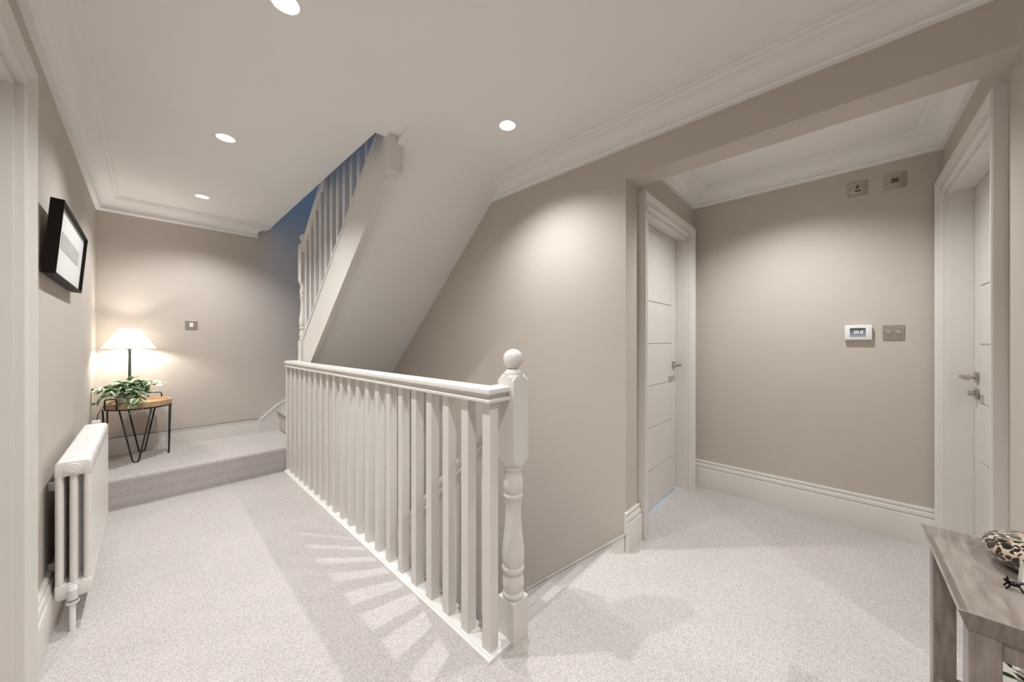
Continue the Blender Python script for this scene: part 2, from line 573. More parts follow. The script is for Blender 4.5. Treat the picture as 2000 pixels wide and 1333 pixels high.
# ------------------------------------------------------------------ skirting boards
SK = [(0, .212), (.009, .212), (.013, .206), (.013, .196), (.009, .190), (.016, .186), (.020, .178), (.020, .166), (.015, .158), (.022, .155), (.024, .150), (.024, 0), (0, 0)]
def skirt(name, path, label, prof=SK):
    m_ = MB(); m_.sweep(prof, path, (0, 0, 1))
    return struct(obj(name, m_, 'trim', smooth=30), label, 'skirting')
# side vector T x Z: T=(0,1,0) -> +X ; T=(1,0,0) -> -Y ; T=(-1,0,0) -> +Y ; T=(0,-1,0) -> -X
skirt('baseboard_left', [(XL, D3[1] + .078, 0), (XL, 3.59, 0)], 'moulded white skirting board behind the radiator')
skirt('baseboard_left_near', [(XL, YB, 0), (XL, D3[0] - .078, 0)], 'moulded white skirting board past the door frame on the radiator wall')
skirt('baseboard_alcove_back', [(XT, YA, 0), (XT, YN, 0)], 'tall moulded white skirting board under the thermostat')
skirt('baseboard_reveal_far', [(XR - .020, YA, 0), (D1[0] - .078, YA, 0)], 'short moulded white skirting block beside the closed alcove door')
skirt('baseboard_reveal_near', [(D2[0] - .078, YN, 0), (XR, YN, 0)], 'short moulded white skirting block at the opening behind the console')
skirt('baseboard_right', [(XR, YN, 0), (XR, YB, 0)], 'moulded white skirting board along the wall past the opening')
skirt('baseboard_back', [(XR, YB, 0), (XL, YB, 0)], 'moulded white skirting board on the near end wall')
# plain board on the raised step, then the angled string that climbs with the winders
mb = MB()
mb.prism([(XL, YF, PLAT), (.800, YF, PLAT), (.800, YF, .356), (XL, YF, .356)], (0, -.016, 0))
mb.prism([(XL, YF, .346), (.800, YF, .346), (.800, YF, .356), (XL, YF, .356)], (0, -.019, 0))
mb.prism([(.800, YF, PLAT), (1.9 - .1, YF, PLAT), (1.80, YF, .86), (1.03, YF, .528), (.948, YF, .482), (.812, YF, .360), (.800, YF, .356)], (0, -.022, 0))
mb.sweep([(-.004, 0), (.010, 0), (.010, .028), (-.004, .028)], [(.812, YF, .356), (.948, YF, .478), (1.03, YF, .524), (1.80, YF, .856)], (0, -1, 0))
mb.box(.797, YF - .026, PLAT, .815, YF, .358)
struct(obj('baseboard_far', mb, 'trim'), 'plain white skirting board on the raised step kinking up beside the stairs', 'skirting')
# step-side board on the left wall at the raised step
mb = MB(); mb.box(XL, 3.60, PLAT, XL + .016, YF, .356)
struct(obj('baseboard_step', mb, 'trim'), 'plain white skirting board at the left end of the raised step', 'skirting')

# ------------------------------------------------------------------ doors
CAS = [(0, 0), (0, .018), (.004, .022), (.010, .022), (.014, .019), (.040, .021), (.046, .026), (.050, .030), (.056, .030), (.060, .034), (.072, .034), (.076, .030), (.076, 0)]
def door(name, P, nvec, a0, a1, wall_t, recess, hinge_low, label, handle=True, lock=False, cas_b=1.0):
    """P(a, n, z) -> world; a along the wall, n out of the wall into the room"""
    H = OPH
    root = bpy.data.objects.new(name, None); C.objects.link(root)
    root.location = P((a0 + a1) / 2, 0, 0)
    struct(root, label, 'door')
    # architrave: mitred sweep up, over and down; side vector must point away from the opening
    path = [P(a0, 0, 0), P(a0, 0, H), P(a1, 0, H), P(a1, 0, 0)]
    T = (Vector(path[1]) - Vector(path[0])).normalized()
    S = T.cross(Vector(nvec))
    if S.dot(Vector(P(a0 - 1, 0, 0)) - Vector(P(a0, 0, 0))) < 0:
        path = path[::-1]
    m_ = MB(); m_.sweep([(a - .002, b * cas_b) for a, b in CAS], path, nvec)
    obj('architrave', m_, 'trim', root, smooth=30)
    # jamb lining
    t = .022
    m_ = MB()
    def bx(mm, aa0, aa1, n0, n1, z0, z1, bev=0):
        p, q = P(aa0, n0, z0), P(aa1, n1, z1)
        mm.box(min(p[0], q[0]), min(p[1], q[1]), min(p[2], q[2]), max(p[0], q[0]), max(p[1], q[1]), max(p[2], q[2]), bev)
    bx(m_, a0, a0 + t, -wall_t, 0.0, 0, H); bx(m_, a1 - t, a1, -wall_t, 0.0, 0, H); bx(m_, a0 + t, a1 - t, -wall_t, 0.0, H - t, H)
    obj('jamb', m_, 'trim', root)
    # leaf with horizontal grooves: slab + proud panels
    l0, l1 = a0 + t + .003, a1 - t - .003
    top = H - t - .003
    bot = .018
    m_ = MB(); bx(m_, l0, l1, -recess - .040, -recess - .005, bot, top)
    leaf = obj('door_leaf', m_, 'door', root)
    st = .10
    g = [.275 + .287 * k for k in range(5)]
    zz = [bot] + g + [top]
    for i in range(6):
        m_ = MB()
        bx(m_, l0 + (st if hinge_low is False else 0), l1 - (st if hinge_low is not False else 0), -recess - .005, -recess, zz[i] + (.003 if i else 0), zz[i + 1] - (.003 if i < 5 else 0), .0015)
        obj('panel', m_, 'door', leaf)
    m_ = MB()
    if hinge_low is False:
        bx(m_, l0, l0 + st, -recess - .005, -recess, bot, top)
    else:
        bx(m_, l1 - st, l1, -recess - .005, -recess, bot, top)
    obj('stile', m_, 'door', leaf)
    if handle:
        sgn = -1 if hinge_low is not False else 1
        ha = l1 - .055 if hinge_low is not False else l0 + .055
        hz = .972
        m_ = MB(); bx(m_, ha - .026, ha + .026, -recess, -recess + .009, hz - .026, hz + .026, .003)
        hd = obj('handle', m_, 'nickel', root); hd['label'] = 'satin nickel lever handle on a square rose'
        m_ = MB()
        m_.tube([P(ha, -recess + .009, hz), P(ha, -recess + .050, hz)], .009, 12)
        bx(m_, min(ha + .010 * -sgn, ha + sgn * .125), max(ha + .010 * -sgn, ha + sgn * .125), -recess + .044, -recess + .058, hz - .010, hz + .010, .004)
        obj('lever', m_, 'nickel', hd, smooth=35)
        if lock:
            m_ = MB(); bx(m_, ha - .026, ha + .026, -recess, -recess + .009, hz - .108, hz - .056, .003)
            lk = obj('lock', m_, 'nickel', root); lk['label'] = 'square satin nickel key escutcheon'
            m_ = MB(); m_.tube([P(ha, -recess + .008, hz - .082), P(ha, -recess + .030, hz - .082)], .013, 14)
            obj('key_cylinder', m_, 'nickel', lk, smooth=35)
    return root
door('door_1', lambda a, n, z: (a, YA - n, z), (0, -1, 0), D1[0], D1[1], .15, .074, True, 'closed white grooved door in the alcove with lever handle', cas_b=1.25)
door('door_2', lambda a, n, z: (a, YN + n, z), (0, 1, 0), D2[0], D2[1], .15, .086, True, 'white grooved door with lever handle and lock beside the thermostat', lock=True)
door('door_3', lambda a, n, z: (XL + n, a, z), (1, 0, 0), D3[0], D3[1], .15, .115, True, 'white door frame on the radiator wall', handle=False)

# ------------------------------------------------------------------ downlights
def downlight(i, x, y, w, label, group):
    t = thing('downlight', label, 'downlight', (x, y, CEIL), group)
    m_ = MB(); m_.sweep([(0, 0), (.0035, 0), (.0035, .002), (.001, .0035), (0, .0035)], [(x + .0465 * math.cos(2 * math.pi * k / 32), y + .0465 * math.sin(2 * math.pi * k / 32), CEIL) for k in range(32)], (0, 0, -1), closed=True)
    obj('trim_ring', m_, 'reflector', t, smooth=40)
    m_ = MB(); m_.lathe([(.046, CEIL), (.040, CEIL + .020), (.031, CEIL + .042)], x, y, 32, cap=False)
    obj('reflector', m_, 'reflector', t, smooth=True)
    m_ = MB(); m_.lathe([(.031, CEIL + .040), (.031, CEIL + .046)], x, y, 32)
    obj('bulb', m_, 'bulb', t)
    light('downlight_beam', 'SPOT', (x, y, CEIL - .012), w, WARM, .014, spot=128, blend=1.0)
labels = ['recessed white downlight beside the door frame on the radiator wall', 'recessed white downlight between the picture and the upper stairs', 'recessed white downlight nearest the lamp wall', 'recessed white downlight over the stairwell by the long wall']
for i, (x, y, w) in enumerate(DL):
    lab = labels[i] if i < 4 else 'unseen recessed downlight added over the landing end past the console table'
    if x > XR:
        lab = 'recessed white downlight in the alcove ceiling'
    downlight(i, x, y, w, lab, 'recessed ceiling downlights')

# ------------------------------------------------------------------ newel posts
TURN = [(.0375, .675), (.0385, .664), (.0375, .655), (.0335, .648), (.0330, .636), (.0365, .620), (.0395, .602), (.0395, .585), (.0370, .570), (.0335, .562), (.0375, .556), (.0375, .547), (.0350, .544), (.0355, .536), (.0335, .532), (.0335, .524), (.0312, .516), (.0308, .490), (.0320, .450), (.0355, .410), (.0400, .372), (.0435, .338), (.0440, .315), (.0415, .293), (.0365, .281), (.0420, .279), (.0445, .271), (.0425, .262), (.0370, .258), (.0375, .248), (.0410, .232), (.0428, .216), (.0415, .200), (.0375, .188), (.0360, .183), (.0400, .181), (.0420, .173), (.0405, .165), (.0365, .160)]
def sq_block(m_, cx, cy, h, z0, z1, ch0=0, ch1=0, seg=16):
    """square block whose ends are turned down: corners cut by a cone"""
    a = h
    rings = []
    def ring(z, lim):
        pts = []
        for k in range(32):
            th = 2 * math.pi * (k + .0) / 32 + math.pi / 4
            c, s_ = math.cos(th), math.sin(th)
            r = a / max(abs(c), abs(s_))
            pts.append((cx + min(r, lim) * c, cy + min(r, lim) * s_, z))
        return pts
    lv = []
    if ch0:
        lv += [(z0, a * 1.0), (z0 + ch0 * .5, a * 1.2)]
        lv += [(z0 + ch0, a * 1.5)]
    else:
        lv += [(z0, a * 1.5)]
    if ch1:
        lv += [(z1 - ch1, a * 1.5), (z1 - ch1 * .5, a * 1.2), (z1, a * .98)]
    else:
        lv += [(z1, a * 1.5)]
    R = [[m_.bm.verts.new(p) for p in ring(z, l)] for z, l in lv]
    for A, B in zip(R, R[1:]):
        for i in range(32):
            j = (i + 1) % 32
            m_.bm.faces.new((A[i], A[j], B[j], B[i]))
    m_.bm.faces.new(list(reversed(R[0]))); m_.bm.faces.new(R[-1])
def newel(parent, cx, cy, dz, h=.0415, foot=0.0, hgt=1.0):
    m_ = MB()
    sq_block(m_, cx, cy, h, foot, .160 + dz)
    p = obj('newel_post', m_, 'trim', parent, origin=(cx, cy, foot))
    m_ = MB(); m_.lathe([(r, z + dz) for r, z in reversed(TURN)], cx, cy, 32)
    obj('turned_shaft', m_, 'trim', p, smooth=50)
    m_ = MB(); sq_block(m_, cx, cy, h, .672 + dz, 1.024 + dz, .028, .022)
    obj('newel_block', m_, 'trim', p)
    m_ = MB(); m_.lathe([(.036, 1.022 + dz), (.0375, 1.026 + dz), (.0365, 1.031 + dz), (.026, 1.040 + dz), (.018, 1.046 + dz)], cx, cy, 32)
    obj('cap', m_, 'trim', p, smooth=40)
    m_ = MB(); m_.ball((cx, cy, 1.082 + dz), .0395, 32, 20)
    obj('ball_finial', m_, 'trim', p, smooth=True)
    return p

# ------------------------------------------------------------------ landing balustrade
BW = .041
bx0 = .8535
bal = thing('landing_balustrade', 'white square-spindle balustrade with ball-topped newel around the stairwell', 'balustrade', (.875, 2.2, 0))
RAIL = [(-.039, .978), (-.036, .984), (-.020, .990), (.020, .990), (.036, .984), (.039, .978), (.039, .968), (.029, .963), (.023, .957), (.026, .949), (.038, .944), (.038, .936), (.030, .932), (-.030, .932), (-.038, .936), (-.038, .944), (-.026, .949), (-.023, .957), (-.029, .963), (-.039, .968)]
xc = .874
mb = MB()
mb.sweep([(a, b - .006) for a, b in RAIL], [(.945, .942, 0), (xc, .942, 0), (xc, 3.515, 0), (.945, 3.515, 0)], (0, 0, 1))
obj('handrail', mb, 'trim', bal, smooth=35)
BASE = [(-.039, 0), (-.039, .012), (-.034, .016), (-.031, .016), (-.029, .020), (.029, .020), (.031, .016), (.034, .016), (.039, .012), (.039, 0)]
mb = MB()
mb.sweep(BASE, [(.945, .942, 0), (xc, .942, 0), (xc, 3.555, 0)], (0, 0, 1))
obj('base_rail', mb, 'base_white', bal)
mb = MB(); mb.box(-BW / 2, -BW / 2, .0195, BW / 2, BW / 2, .929)
me = mb.mesh('baluster')
for k in range(22):
    y = .938 + .12475 * k
    o = link('baluster', me, 'trim', bal, Vector((xc, y, 0)) - wloc(bal))
newel(bal, .9865, .9275, 0, foot=0.0)

# ------------------------------------------------------------------ upper staircase
SLOPE = .862
up = thing('upper_staircase', 'white-strung staircase climbing through the ceiling opening above the stairwell', 'staircase', (1.38, 3.5, PLAT))
def ystr(y):      # top edge of the string at y
    return 1.172 + (3.46 - y) * SLOPE
mb = MB()
lowz = lambda y: .965 + (3.27 - y) * .845
mb.prism([(.958, 3.50, ystr(3.50)), (.958, 1.88, ystr(1.88)), (.958, 1.88, lowz(1.88)), (.958, 3.50, lowz(3.50))], (.036, 0, 0))
st_ = obj('stringer', mb, 'trim', up)
mb = MB()
mb.sweep([(-.024, -.006), (.024, -.006), (.024, .012), (.018, .018), (-.018, .018), (-.024, .012)], [(.976, 3.46, ystr(3.46)), (.976, 1.88, ystr(1.88))], Vector((0, SLOPE, 1)).normalized())
obj('string_cap', mb, 'trim', up)
# plastered soffit, blending into the ceiling
def sof(y):
    return 2.21 - .898 * (y - 1.934)
pts = [(1.50, 2.3245)]
p0, p1, p2 = (1.71, 2.3242), (1.806, 2.3245), (1.98, sof(1.98))
for i in range(11):
    t = i / 10
    pts.append(((1 - t) ** 2 * p0[0] + 2 * t * (1 - t) * p1[0] + t * t * p2[0], (1 - t) ** 2 * p0[1] + 2 * t * (1 - t) * p1[1] + t * t * p2[1]))
pts.append((3.60, sof(3.60)))
poly = [(.986, y, z) for y, z in pts] + [(.986, 3.60, sof(3.60) + .05), (.986, 2.0, sof(2.0) + .05), (.986, 1.90, 2.36), (.986, 1.50, 2.36)]
mb = MB(); mb.prism(poly, (XR - .986, 0, 0))
o = obj('soffit', mb, 'ceiling', up, smooth=25); o['label'] = 'smooth white plastered underside'
# winder steps
piv = Vector((1.0, 3.5, 0))
wp = [[(.97, 4.34), (XR, 4.34), (XR, 3.5), (1.0, 3.5)], [(1.38, 4.34), (XR, 4.34), (XR, 3.5), (1.0, 3.5)], [(XR, 4.06), (XR, 3.5), (1.0, 3.5)]]
for i, poly in enumerate(wp):
    mb = MB(); z0 = PLAT + .205 * i
    mb.prism([(x, y, z0) for x, y in poly], (0, 0, .205))
    obj('winder_step', mb, 'carpet', up)
mb = MB()   # rounded carpet nosing of the first winder
mb.tube([(.968, 4.318, PLAT + .190), (.985, 3.56, PLAT + .190)], .018, 12)
obj('nosing', mb, 'carpet', up, smooth=True)
for k in range(6):
    y1 = 3.50 - .244 * k
    z = 1.14 + .21 * k
    mb = MB(); mb.box(.994, y1 - .265, z - .03, XR, y1, z)
    obj('tread', mb, 'carpet', up)
# balusters and rail
def zr(y):
    return 1.945 + (3.46 - y) * SLOPE
y = 3.385
while y > 1.98:
    mb = MB()
    yy0, yy1 = y - BW / 2, y + BW / 2
    mb.prism([(.9555, yy0, ystr(yy0) + .015), (.9555, yy1, ystr(yy1) + .015), (.9555, yy1, zr(yy1)), (.9555, yy0, zr(yy0))], (BW, 0, 0))
    obj('baluster', mb, 'trim', up)
    y -= .121
mb = MB()
nn = Vector((0, SLOPE, 1)).normalized()
mb.sweep([(a * .85, b - .932) for a, b in RAIL], [(.976, 3.46, zr(3.46)), (.976, 1.85, zr(1.85))], nn)
obj('handrail', mb, 'trim', up, smooth=35)
newel(up, .9825, 3.5025, 1.0, foot=-.22)
mb = MB(); mb.box(.940, 1.832, 2.118, 1.022, 1.914, 3.0, .004)
obj('drop_newel', mb, 'trim', up)

# ------------------------------------------------------------------ lower staircase
low = thing('lower_staircase', 'carpeted staircase descending from the landing beside the long wall', 'staircase', (1.38, .925, -.2))
GO, RI = .220, .2
for k in range(1, 13):
    y0 = .925 + GO * (k - 1)
    z = -RI * k
    prof = [(y0 - .001, z - .22)] + [(y0 - .001, z), (y0 + GO - .004, z)] + arc(y0 + GO - .004, z - .016, .016, 90, -60, 5) + [(y0 + GO, z - .22)]
    mb = MB(); mb.prism([(1.0, yy, zz_) for yy, zz_ in prof], (XR - .018 - 1.0, 0, 0))
    obj('step', mb, 'carpet', low, smooth=40)
mb = MB()
mb.prism([(1.028, yy, zz_) for yy, zz_ in [(.90, -.001), (.926, -.001)] + arc(.926, -.020, .020, 90, -70, 6) + [(.926, -.04), (.90, -.04)]], (XR - .024 - 1.028, 0, 0))
obj('nosing', mb, 'carpet', low, smooth=40)
def zs(y):
    return .112 - (y - .845) * .912
mb = MB()
mb.prism([(XR, .846, zs(.846)), (XR, 3.60, zs(3.60)), (XR, 3.60, zs(3.60) - .36), (XR, .925, zs(.925) - .36), (XR, .925, -.02), (XR, .846, -.02)], (-.020, 0, 0))
mb.prism([(XR, .846, zs(.846)), (XR, 3.60, zs(3.60)), (XR, 3.60, zs(3.60) - .014), (XR, .846, zs(.846) - .014)], (-.024, 0, 0))
obj('wall_string', mb, 'trim', low)
mb = MB()
mb.prism([(.962, .97, zs(.97) - .06), (.962, 3.55, zs(3.55) - .06), (.962, 3.55, zs(3.55) - .40), (.962, .97, zs(.97) - .40)], (.036, 0, 0))
obj('stringer', mb, 'trim', low)
def zl(y):
    return .665 - (y - 1.114) * .92
mb = MB()
n2 = Vector((0, .92, 1)).normalized()
mb.sweep([(a, (b - .932) * 1.05) for a, b in RAIL], [(.985, .965, zl(.965)), (.985, 3.50, zl(3.50))], n2)
obj('handrail', mb, 'trim', low, smooth=35)
for k in range(20):
    y = 1.07 + .121 * k
    mb = MB(); y0, y1 = y - BW / 2, y + BW / 2
    mb.prism([(.964, y0, zs(y0) - .06), (.964, y1, zs(y1) - .06), (.964, y1, zl(y1)), (.964, y0, zl(y0))], (BW, 0, 0))
    obj('baluster', mb, 'trim', low)
# white ledges on the bulkhead
mb = MB(); mb.box(1.0, 3.572, -.072, XR - .02, 3.60, -.048, .004)
mb.box(1.0, 3.572, -.262, XR - .02, 3.60, -.244, .004)
struct(obj('trim_3', mb, 'trim'), 'thin white ledges on the bulkhead behind the spindles', 'trim')

# ------------------------------------------------------------------ radiator
RX0, RX1, RY0, RY1, RZ0, RZ1 = -.250, -.153, 2.238, 3.155, .118, .672
rad = thing('radiator', 'white three-column radiator on the wall below the picture', 'radiator', ((RX0 + RX1) / 2, (RY0 + RY1) / 2, 0))
NS = 20
pit = (RY1 - RY0) / NS
mb = MB()
w = pit * .5
# a section: outline loop and two slots -> three columns with rounded heads
r_c = .0125
cxs = [RX0 + r_c, (RX0 + RX1) / 2, RX1 - r_c]
for cx_ in cxs:
    col = MB(); col.tube([(cx_, 0, RZ0 + .03), (cx_, 0, RZ1 - .03)], .0118, 14)
    for v in col.bm.verts:
        v.co.y *= 1.6
    mb.merge(col.bm)
def headpiece(zc, sgn):
    pts = []
    ring = []
    # flattened capsule spanning all columns, rounded corners
    out = [(RX0 + .001, zc - sgn * .055), (RX0 + .001, zc - sgn * .004)] + [(RX0 + .010, zc + sgn * .008), (RX1 - .010, zc + sgn * .008)] + [(RX1 - .001, zc - sgn * .004), (RX1 - .001, zc - sgn * .055)]
    out += [(RX1 - .030, zc - sgn * .055), (RX1 - .034, zc - sgn * .047), (cxs[1] + .018, zc - sgn * .047), (cxs[1] + .014, zc - sgn * .055), (cxs[1] - .014, zc - sgn * .055), (cxs[1] - .018, zc - sgn * .047), (RX0 + .034, zc - sgn * .047), (RX0 + .030, zc - sgn * .055)]
    t = bmesh.new()
    vsA = [t.verts.new((x, -w * .86, z)) for x, z in out]
    vsB = [t.verts.new((x, w * .86, z)) for x, z in out]
    t.faces.new(vsA); t.faces.new(list(reversed(vsB)))
    for i in range(len(out)):
        j = (i + 1) % len(out)
        t.faces.new((vsA[i], vsA[j], vsB[j], vsB[i]))
    bmesh.ops.recalc_face_normals(t, faces=list(t.faces))
    bmesh.ops.bevel(t, geom=list(t.edges), offset=.006, segments=2, affect='EDGES', profile=.5)
    mb.merge(t)
headpiece(RZ1 - .008, 1)
headpiece(RZ0 + .008, -1)
me = mb.mesh('section', smooth=60)
for k in range(NS):
    link('section', me, 'radiator', rad, Vector((0, RY0 + pit * (k + .5), 0)) - wloc(rad))
xm = (RX0 + RX1) / 2
for nm, zc in (('connector', RZ1 - .036), ('connector', RZ0 + .036)):
    mb = MB(); mb.tube([(xm, RY0 + .003, zc), (xm, RY1 - .003, zc)], .019, 16)
    obj(nm, mb, 'radiator', rad, smooth=40)
mb = MB()
mb.tube([(xm, RY0 + .004, RZ1 - .034), (xm, RY0 - .007, RZ1 - .034)], .022, 20)
mb.tube([(xm, RY0 - .006, RZ1 - .034), (xm, RY0 - .013, RZ1 - .034)], .012, 20)
obj('end_plug', mb, 'radiator', rad, smooth=40)
mb = MB()
mb.tube([(xm, RY0 + .002, RZ0 + .034), (xm, RY0 - .022, RZ0 + .030)], .015, 16)
mb.tube([(xm, RY0 - .018, RZ0 + .045), (xm, RY0 - .018, RZ0 + .006)], .014, 16)
v_ = obj('valve', mb, 'chrome', rad, smooth=40); v_['label'] = 'chrome lockshield valve'
mb = MB(); mb.tube([(xm, RY0 - .018, RZ0 + .045), (xm, RY0 - .018, RZ0 + .060)], [.0145, .010], 16)
obj('valve_cap', mb, 'white_plastic', v_, smooth=40)
mb = MB(); mb.lathe([(.012, RZ0 - .010), (.018, RZ0 - .010), (.018, RZ0 + .002), (.012, RZ0 + .002)], xm, RY0 - .018, 8)
obj('nut', mb, 'chrome', v_)
mb = MB(); mb.tube([(xm, RY0 - .018, RZ0 + .004), (xm, RY0 - .018, 0)], .0085, 14)
obj('pipe', mb, 'base_white', rad, smooth=40)
mb = MB(); mb.tube([(xm, RY1 + .018, RZ0 + .04), (xm, RY1 + .018, 0)], .0085, 14)
obj('pipe', mb, 'base_white', rad, smooth=40)
for yb in (RY0 + .12, RY1 - .12):
    for zb in (RZ1 - .12, RZ0 + .10):
        mb = MB(); mb.box(XL + .0005, yb - .007, zb - .018, RX0 + .012, yb + .007, zb + .018, .003)
        obj('wall_bracket', mb, 'radiator', rad)

# ------------------------------------------------------------------ picture
# leans out from the wall at the top
zt, zbm = 1.703, 1.413
PY0, PY1 = 2.185, 2.965
def pic(y, s_, d):   # s_ up the frame 0..1, d out of the frame's back plane
    ax = Vector((.022, 0, zt - zbm)); un = ax.normalized(); no = Vector((un.z, 0, -un.x))
    p = Vector((XL + .005, y, zbm)) + ax * s_ + no * d
    return tuple(p)
pf = thing('picture', 'black box-framed picture with a pale grey print above the radiator', 'picture', (XL, (PY0 + PY1) / 2, zbm))
fd = .034
path = [pic(PY0, 0, 0), pic(PY0, 1, 0), pic(PY1, 1, 0), pic(PY1, 0, 0)]
nrm = (Vector(pic(PY0, 0, 1)) - Vector(pic(PY0, 0, 0))).normalized()
S = (Vector(path[1]) - Vector(path[0])).normalized().cross(nrm)
if S.y < 0:
    path = path[::-1]
mb = MB(); mb.sweep([(0, 0), (.009, 0), (.009, fd - .001), (.008, fd), (0, fd)], path, nrm, closed=True)
obj('frame', mb, 'black_frame', pf)
mb = MB(); mb.faces([pic(PY0 + .008, .02, fd - .012), pic(PY1 - .008, .02, fd - .012), pic(PY1 - .008, .98, fd - .012), pic(PY0 + .008, .98, fd - .012),
                     pic(PY0 + .008, .02, .004), pic(PY1 - .008, .02, .004), pic(PY1 - .008, .98, .004), pic(PY0 + .008, .98, .004)],
                    [(0, 1, 2, 3), (4, 5, 6, 7), (0, 1, 5, 4), (1, 2, 6, 5), (2, 3, 7, 6), (3, 0, 4, 7)])
obj('mount', mb, 'paper', pf)
ya, yb = PY0 + .13, PY1 - .14
mb = MB(); mb.faces([pic(y_, s_, d_) for d_ in (fd - .0125, fd - .0112) for y_, s_ in ((ya, .42), (yb, .42), (yb, .66), (ya, .66))],
                    [(0, 1, 2, 3), (4, 5, 6, 7), (0, 1, 5, 4), (1, 2, 6, 5), (2, 3, 7, 6), (3, 0, 4, 7)])
obj('print', mb, 'print_grey', pf)
mb = MB(); mb.tube([pic(PY0 + .20, .8, -.002), pic((PY0 + PY1) / 2, .97, -.006), pic(PY1 - .20, .8, -.002)], .0012, 6)
obj('hanging_wire', mb, 'steel', pf)

# ------------------------------------------------------------------ side table (far left corner)
TX, TY, TZ, TR = -.040, 4.115, .655, .190
tb = thing('side_table', 'round oak tray-top side table on black hairpin legs', 'table', (TX, TY, PLAT))
mb = MB(); mb.lathe([(TR - .003, TZ - .022), (TR, TZ - .019), (TR, TZ + .018), (TR - .003, TZ + .020), (TR - .012, TZ + .020), (TR - .014, TZ + .018), (TR - .014, TZ - .002), (.0005, TZ - .002)], TX, TY, 48, cap=True)
obj('tray_top', mb, 'oak', tb, smooth=35)
mb = MB(); mb.sweep([(-.003, 0), (.003, 0), (.003, .010), (-.003, .010)], [(TX + (TR - .006) * math.cos(2 * math.pi * k / 40), TY + (TR - .006) * math.sin(2 * math.pi * k / 40), TZ - .032) for k in range(40)], (0, 0, 1), closed=True)
obj('ring', mb, 'black_metal', tb)
for ang in (-95, -5, 85, 175):
    a = math.radians(ang)
    rd = Vector((math.cos(a), math.sin(a), 0)); tg = Vector((-math.sin(a), math.cos(a), 0))
    c0 = Vector((TX, TY, 0))
    topc = c0 + rd * (TR - .010); botc = c0 + rd * (TR - .018)
    pts = [topc + tg * -.085 + Vector((0, 0, TZ - .025)), botc + tg * -.018 + Vector((0, 0, PLAT + .020))]
    for t in range(7):
        th = math.pi * t / 6
        pts.append(botc + tg * (-.015 * math.cos(th)) + Vector((0, 0, PLAT + .0175 - .014 * math.sin(th))))
    pts += [botc + tg * .018 + Vector((0, 0, PLAT + .020)), topc + tg * .085 + Vector((0, 0, TZ - .025))]
    mb = MB(); mb.tube(pts, .0052, 8)
    obj('hairpin_leg', mb, 'black_metal', tb, smooth=True)
for ang in (62, 222):
    a = math.radians(ang)
    rd = Vector((math.cos(a), math.sin(a), 0)); tg = Vector((-math.sin(a), math.cos(a), 0))
    c0 = Vector((TX, TY, 0)) + rd * (TR + .004)
    pts = [c0 + tg * -.046 + Vector((0, 0, TZ - .020)), c0 + tg * -.046 + Vector((0, 0, TZ + .040))]
    for t in range(1, 6):
        th = math.pi / 2 * t / 6
        pts.append(c0 + tg * (-.046 + .018 * (1 - math.cos(th))) + Vector((0, 0, TZ + .040 + .018 * math.sin(th))))
    pts += [p0_ - tg * (2 * (p0_ - c0).dot(tg)) for p0_ in reversed(pts)]
    mb = MB(); mb.tube(pts, .0045, 8)
    obj('tray_handle', mb, 'black_metal', tb, smooth=True)

# ------------------------------------------------------------------ table lamp
LX, LY = -.092, 4.165
lz = TZ - .002
lp = thing('table_lamp', 'lit table lamp with a cream empire shade on a grey stem', 'lamp', (LX, LY, lz))
mb = MB(); mb.lathe([(.055, lz), (.056, lz + .008), (.050, lz + .014), (.020, lz + .022), (.011, lz + .034), (.0095, lz + .05)], LX, LY, 32)
obj('base', mb, 'lamp_metal', lp, smooth=40)
mb = MB(); mb.lathe([(.0095, lz + .048), (.0082, 1.060), (.011, 1.064), (.013, 1.068), (.008, 1.072), (.0085, 1.080), (.017, 1.088), (.017, 1.091), (.009, 1.093), (.009, 1.125)], LX, LY, 24)
obj('stem', mb, 'lamp_metal', lp, smooth=40)
SZ0, SZ1, SR0, SR1 = 1.098, 1.252, .150, .056
mb = MB(); mb.lathe([(SR0, SZ0), (SR1, SZ1)], LX, LY, 48, cap=False)
obj('shade', mb, 'shade', lp, smooth=True)
mb = MB()
for rr, zz_ in ((SR0, SZ0), (SR1, SZ1)):
    mb.tube([(LX + rr * math.cos(2 * math.pi * k / 40), LY + rr * math.sin(2 * math.pi * k / 40), zz_) for k in range(40)], .0016, 6, closed=True)
obj('shade_rim', mb, 'shade', lp, smooth=True)
mb = MB(); mb.ball((LX, LY, 1.160), .024, 20, 14); mb.tube([(LX, LY, 1.12), (LX, LY, 1.142)], .012, 14)
obj('bulb', mb, 'diffuser', lp, smooth=True)
light('table_lamp_light', 'POINT', (LX, LY, 1.160), 22.0, (1.0, .965, .91), .028)

# ------------------------------------------------------------------ leaves
def leaf_mesh(name, L, W, cup=.25, droop=.25):
    bm = bmesh.new()
    lay = bm.verts.layers.float.new('across')
    n = 6; rows = []
    for i in range(n + 1):
        t = i / n
        wd = W * (math.sin(math.pi * t ** .8) ** .8 if 0 < t < 1 else 0.0)
        row = []
        for s_ in ((-1, -.5, 0, .5, 1) if 0 < i < n else (0,)):
            v = bm.verts.new((L * t, s_ * wd, abs(s_) * wd * cup - droop * L * t * t))
            v[lay] = abs(s_)
            row.append(v)
        rows.append(row)
    for A, B in zip(rows, rows[1:]):
        if len(A) == 1:
            for k in range(4): bm.faces.new((A[0], B[k], B[k + 1]))
        elif len(B) == 1:
            for k in range(4): bm.faces.new((A[k], B[0], A[k + 1]))
        else:
            for k in range(4): bm.faces.new((A[k], B[k], B[k + 1], A[k + 1]))
    me = bpy.data.meshes.new(name); bm.to_mesh(me); bm.free()
    for p in me.polygons: p.use_smooth = True
    return me

